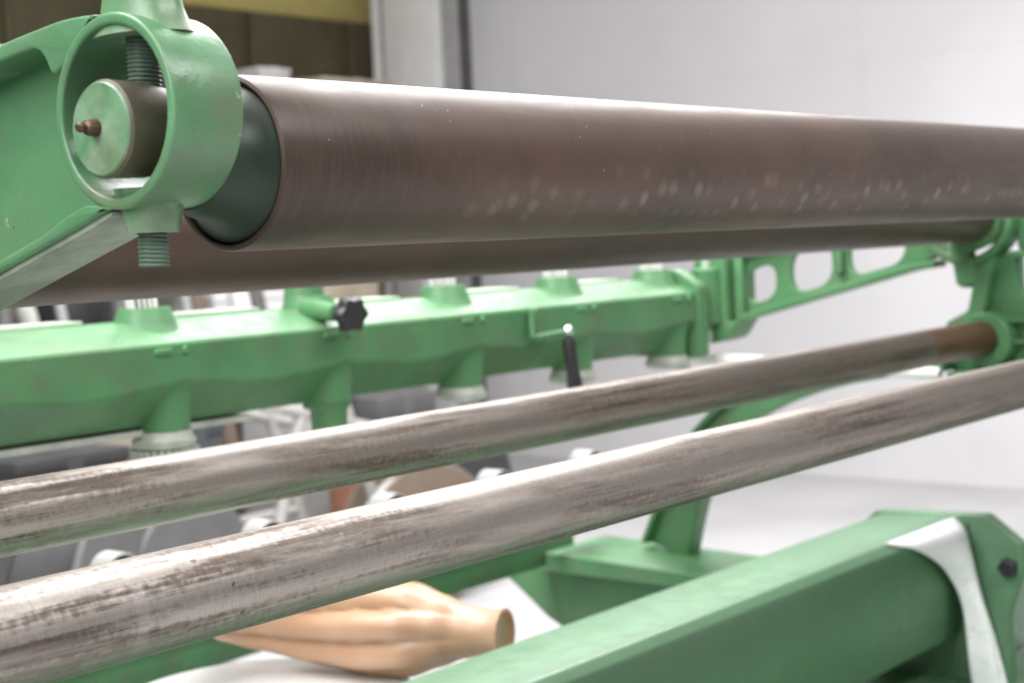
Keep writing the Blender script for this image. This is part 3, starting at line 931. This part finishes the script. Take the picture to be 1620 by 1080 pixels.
# things on the floor in front of the rack
carton(2.70, 4.45, 0.0, 0.62, 0.5, 0.46, 'carton', 'wide brown carton on the floor under a black case')
carton(2.88, 4.45, 0.468, 0.42, 0.4, 0.27, 'dark', 'black case on top of a wide brown carton', 'case', name='black_case')
carton(3.30, 4.75, 0.0, 0.38, 0.4, 0.60, 'carton', 'tall brown carton beside the slate blue bin')
carton(3.62, 4.70, 0.0, 0.22, 0.3, 0.80, 'slate', 'tall slate blue bin on the floor beside a tall brown carton', 'bin', name='storage_bin')
carton(4.50, 5.0, 0.0, 0.34, 0.3, 0.86, 'grey', 'grey ribbed cabinet standing on the floor by the column', 'cabinet', name='cabinet')

carton(4.95, 4.95, 0.0, 0.36, 0.36, 0.70, 'midgrey', 'mid grey crate standing on the floor beside the grey cabinet', 'crate', name='crate')
carton(3.30, 4.75, 0.606, 0.30, 0.30, 0.26, 'carton_pale', 'small pale carton stacked on the tall brown carton')
carton(2.25, 4.60, 0.0, 0.30, 0.4, 0.72, 'midgrey', 'dark grey bin on the floor beside the wide brown carton', 'bin', name='storage_bin')
PM = ['grey', 'carton', 'white', 'midgrey', 'carton_pale', 'dullsteel', 'grey', 'midgrey', 'white', 'carton']
for i in range(14):
    x = 2.95 + 0.155 * i + random.uniform(-0.04, 0.04)
    lean = random.uniform(-0.14, 0.14)
    h = random.uniform(1.15, 1.40)
    b = bar((x, 5.42 + random.uniform(-0.05, 0.05), 0.0), (x + lean, 5.70, h), random.choice((0.022, 0.03, 0.04, 0.05)), 14)
    cn = {'carton': 'brown', 'white': 'white', 'grey': 'light grey', 'midgrey': 'dark grey', 'carton_pale': 'beige', 'dullsteel': 'dull metallic green grey'}[PM[i % 10]]
    tag(add('pipe', b, PM[i % 10]), cn + ' pipe leaning upright against the storage rack', 'pipe', 'pipes leaning against the rack')

# cable reels standing on the floor
def reel(x, y, r, w, rz, mat, core, label):
    root = empty('cable_reel', (x, y, 0), label, 'reel', 'reels on the floor')
    ax = Matrix.Rotation(rz, 3, 'Z') @ AX['y']
    c = Vector((x, y, r))
    for sd in (-w / 2, w / 2):
        add('flange', lathe([(sd - 0.012, 0.04), (sd - 0.012, r - 0.01), (sd, r), (sd + 0.012, r - 0.01), (sd + 0.012, 0.04)], c, seg=48, closed=True, mat3=ax), mat, root)
    add('wound_core', lathe([(-w / 2 + 0.014, 0.035)] + [(-w / 2 + 0.014 + (w - 0.028) * q / 24, r * 0.72 + 0.008 * (q % 2)) for q in range(25)] + [(w / 2 - 0.014, 0.035)], c, seg=40, closed=True, mat3=ax), core, root)


reel(2.72, 4.02, 0.33, 0.26, 0.5, 'midgrey', 'dark', 'dark grey reel of black cable standing before the wide brown carton')
reel(3.12, 4.12, 0.30, 0.22, 0.2, 'midgrey', 'carton', 'mid grey reel wound with brown cord on the floor')
reel(4.30, 4.12, 0.27, 0.22, -0.3, 'carton', 'dullsteel', 'brown reel of dull wire on the floor beside the trestle')
reel(4.85, 4.45, 0.30, 0.24, 0.1, 'dark', 'grey', 'black reel of grey cable on the floor beside the terracotta bucket')

# white trestle
tr = empty('trestle', (3.9, 4.4, 0), 'white tubular trestle on the floor in front of the rack', 'trestle')
for y in (4.2, 4.65):
    add('leg', bar((3.55, y, 0.03), (3.82, y, 0.80), 0.022, 14), 'offwhite', tr)
    add('leg', bar((4.28, y, 0.03), (4.02, y, 0.80), 0.022, 14), 'offwhite', tr)
    add('brace', bar((3.66, y, 0.33), (4.18, y, 0.33), 0.018, 14), 'offwhite', tr)
    add('top_rail', bar((3.70, y, 0.80), (4.22, y, 0.66), 0.022, 14), 'offwhite', tr)
    for x in (3.55, 4.28):
        add('rubber_foot', lathe([(0, 0), (0, 0.03), (0.07, 0.027), (0.07, 0)], (x, y, 0), 'z', 16), 'black', tr)

# terracotta bucket on trestle brace height: stands on a low block
bk = empty('bucket', (4.45, 4.55, 0), 'terracotta bucket with a white lid on the floor beside the trestle', 'bucket')
add('body', lathe([(0, 0), (0, 0.12), (0.43, 0.15), (0.44, 0.155), (0.45, 0.15), (0.45, 0)], (4.45, 4.55, 0), 'z', 40), 'orange', bk)
add('lid', lathe([(0.45, 0), (0.45, 0.155), (0.475, 0.155), (0.48, 0.148), (0.48, 0)], (4.45, 4.55, 0), 'z', 40), 'white', bk)
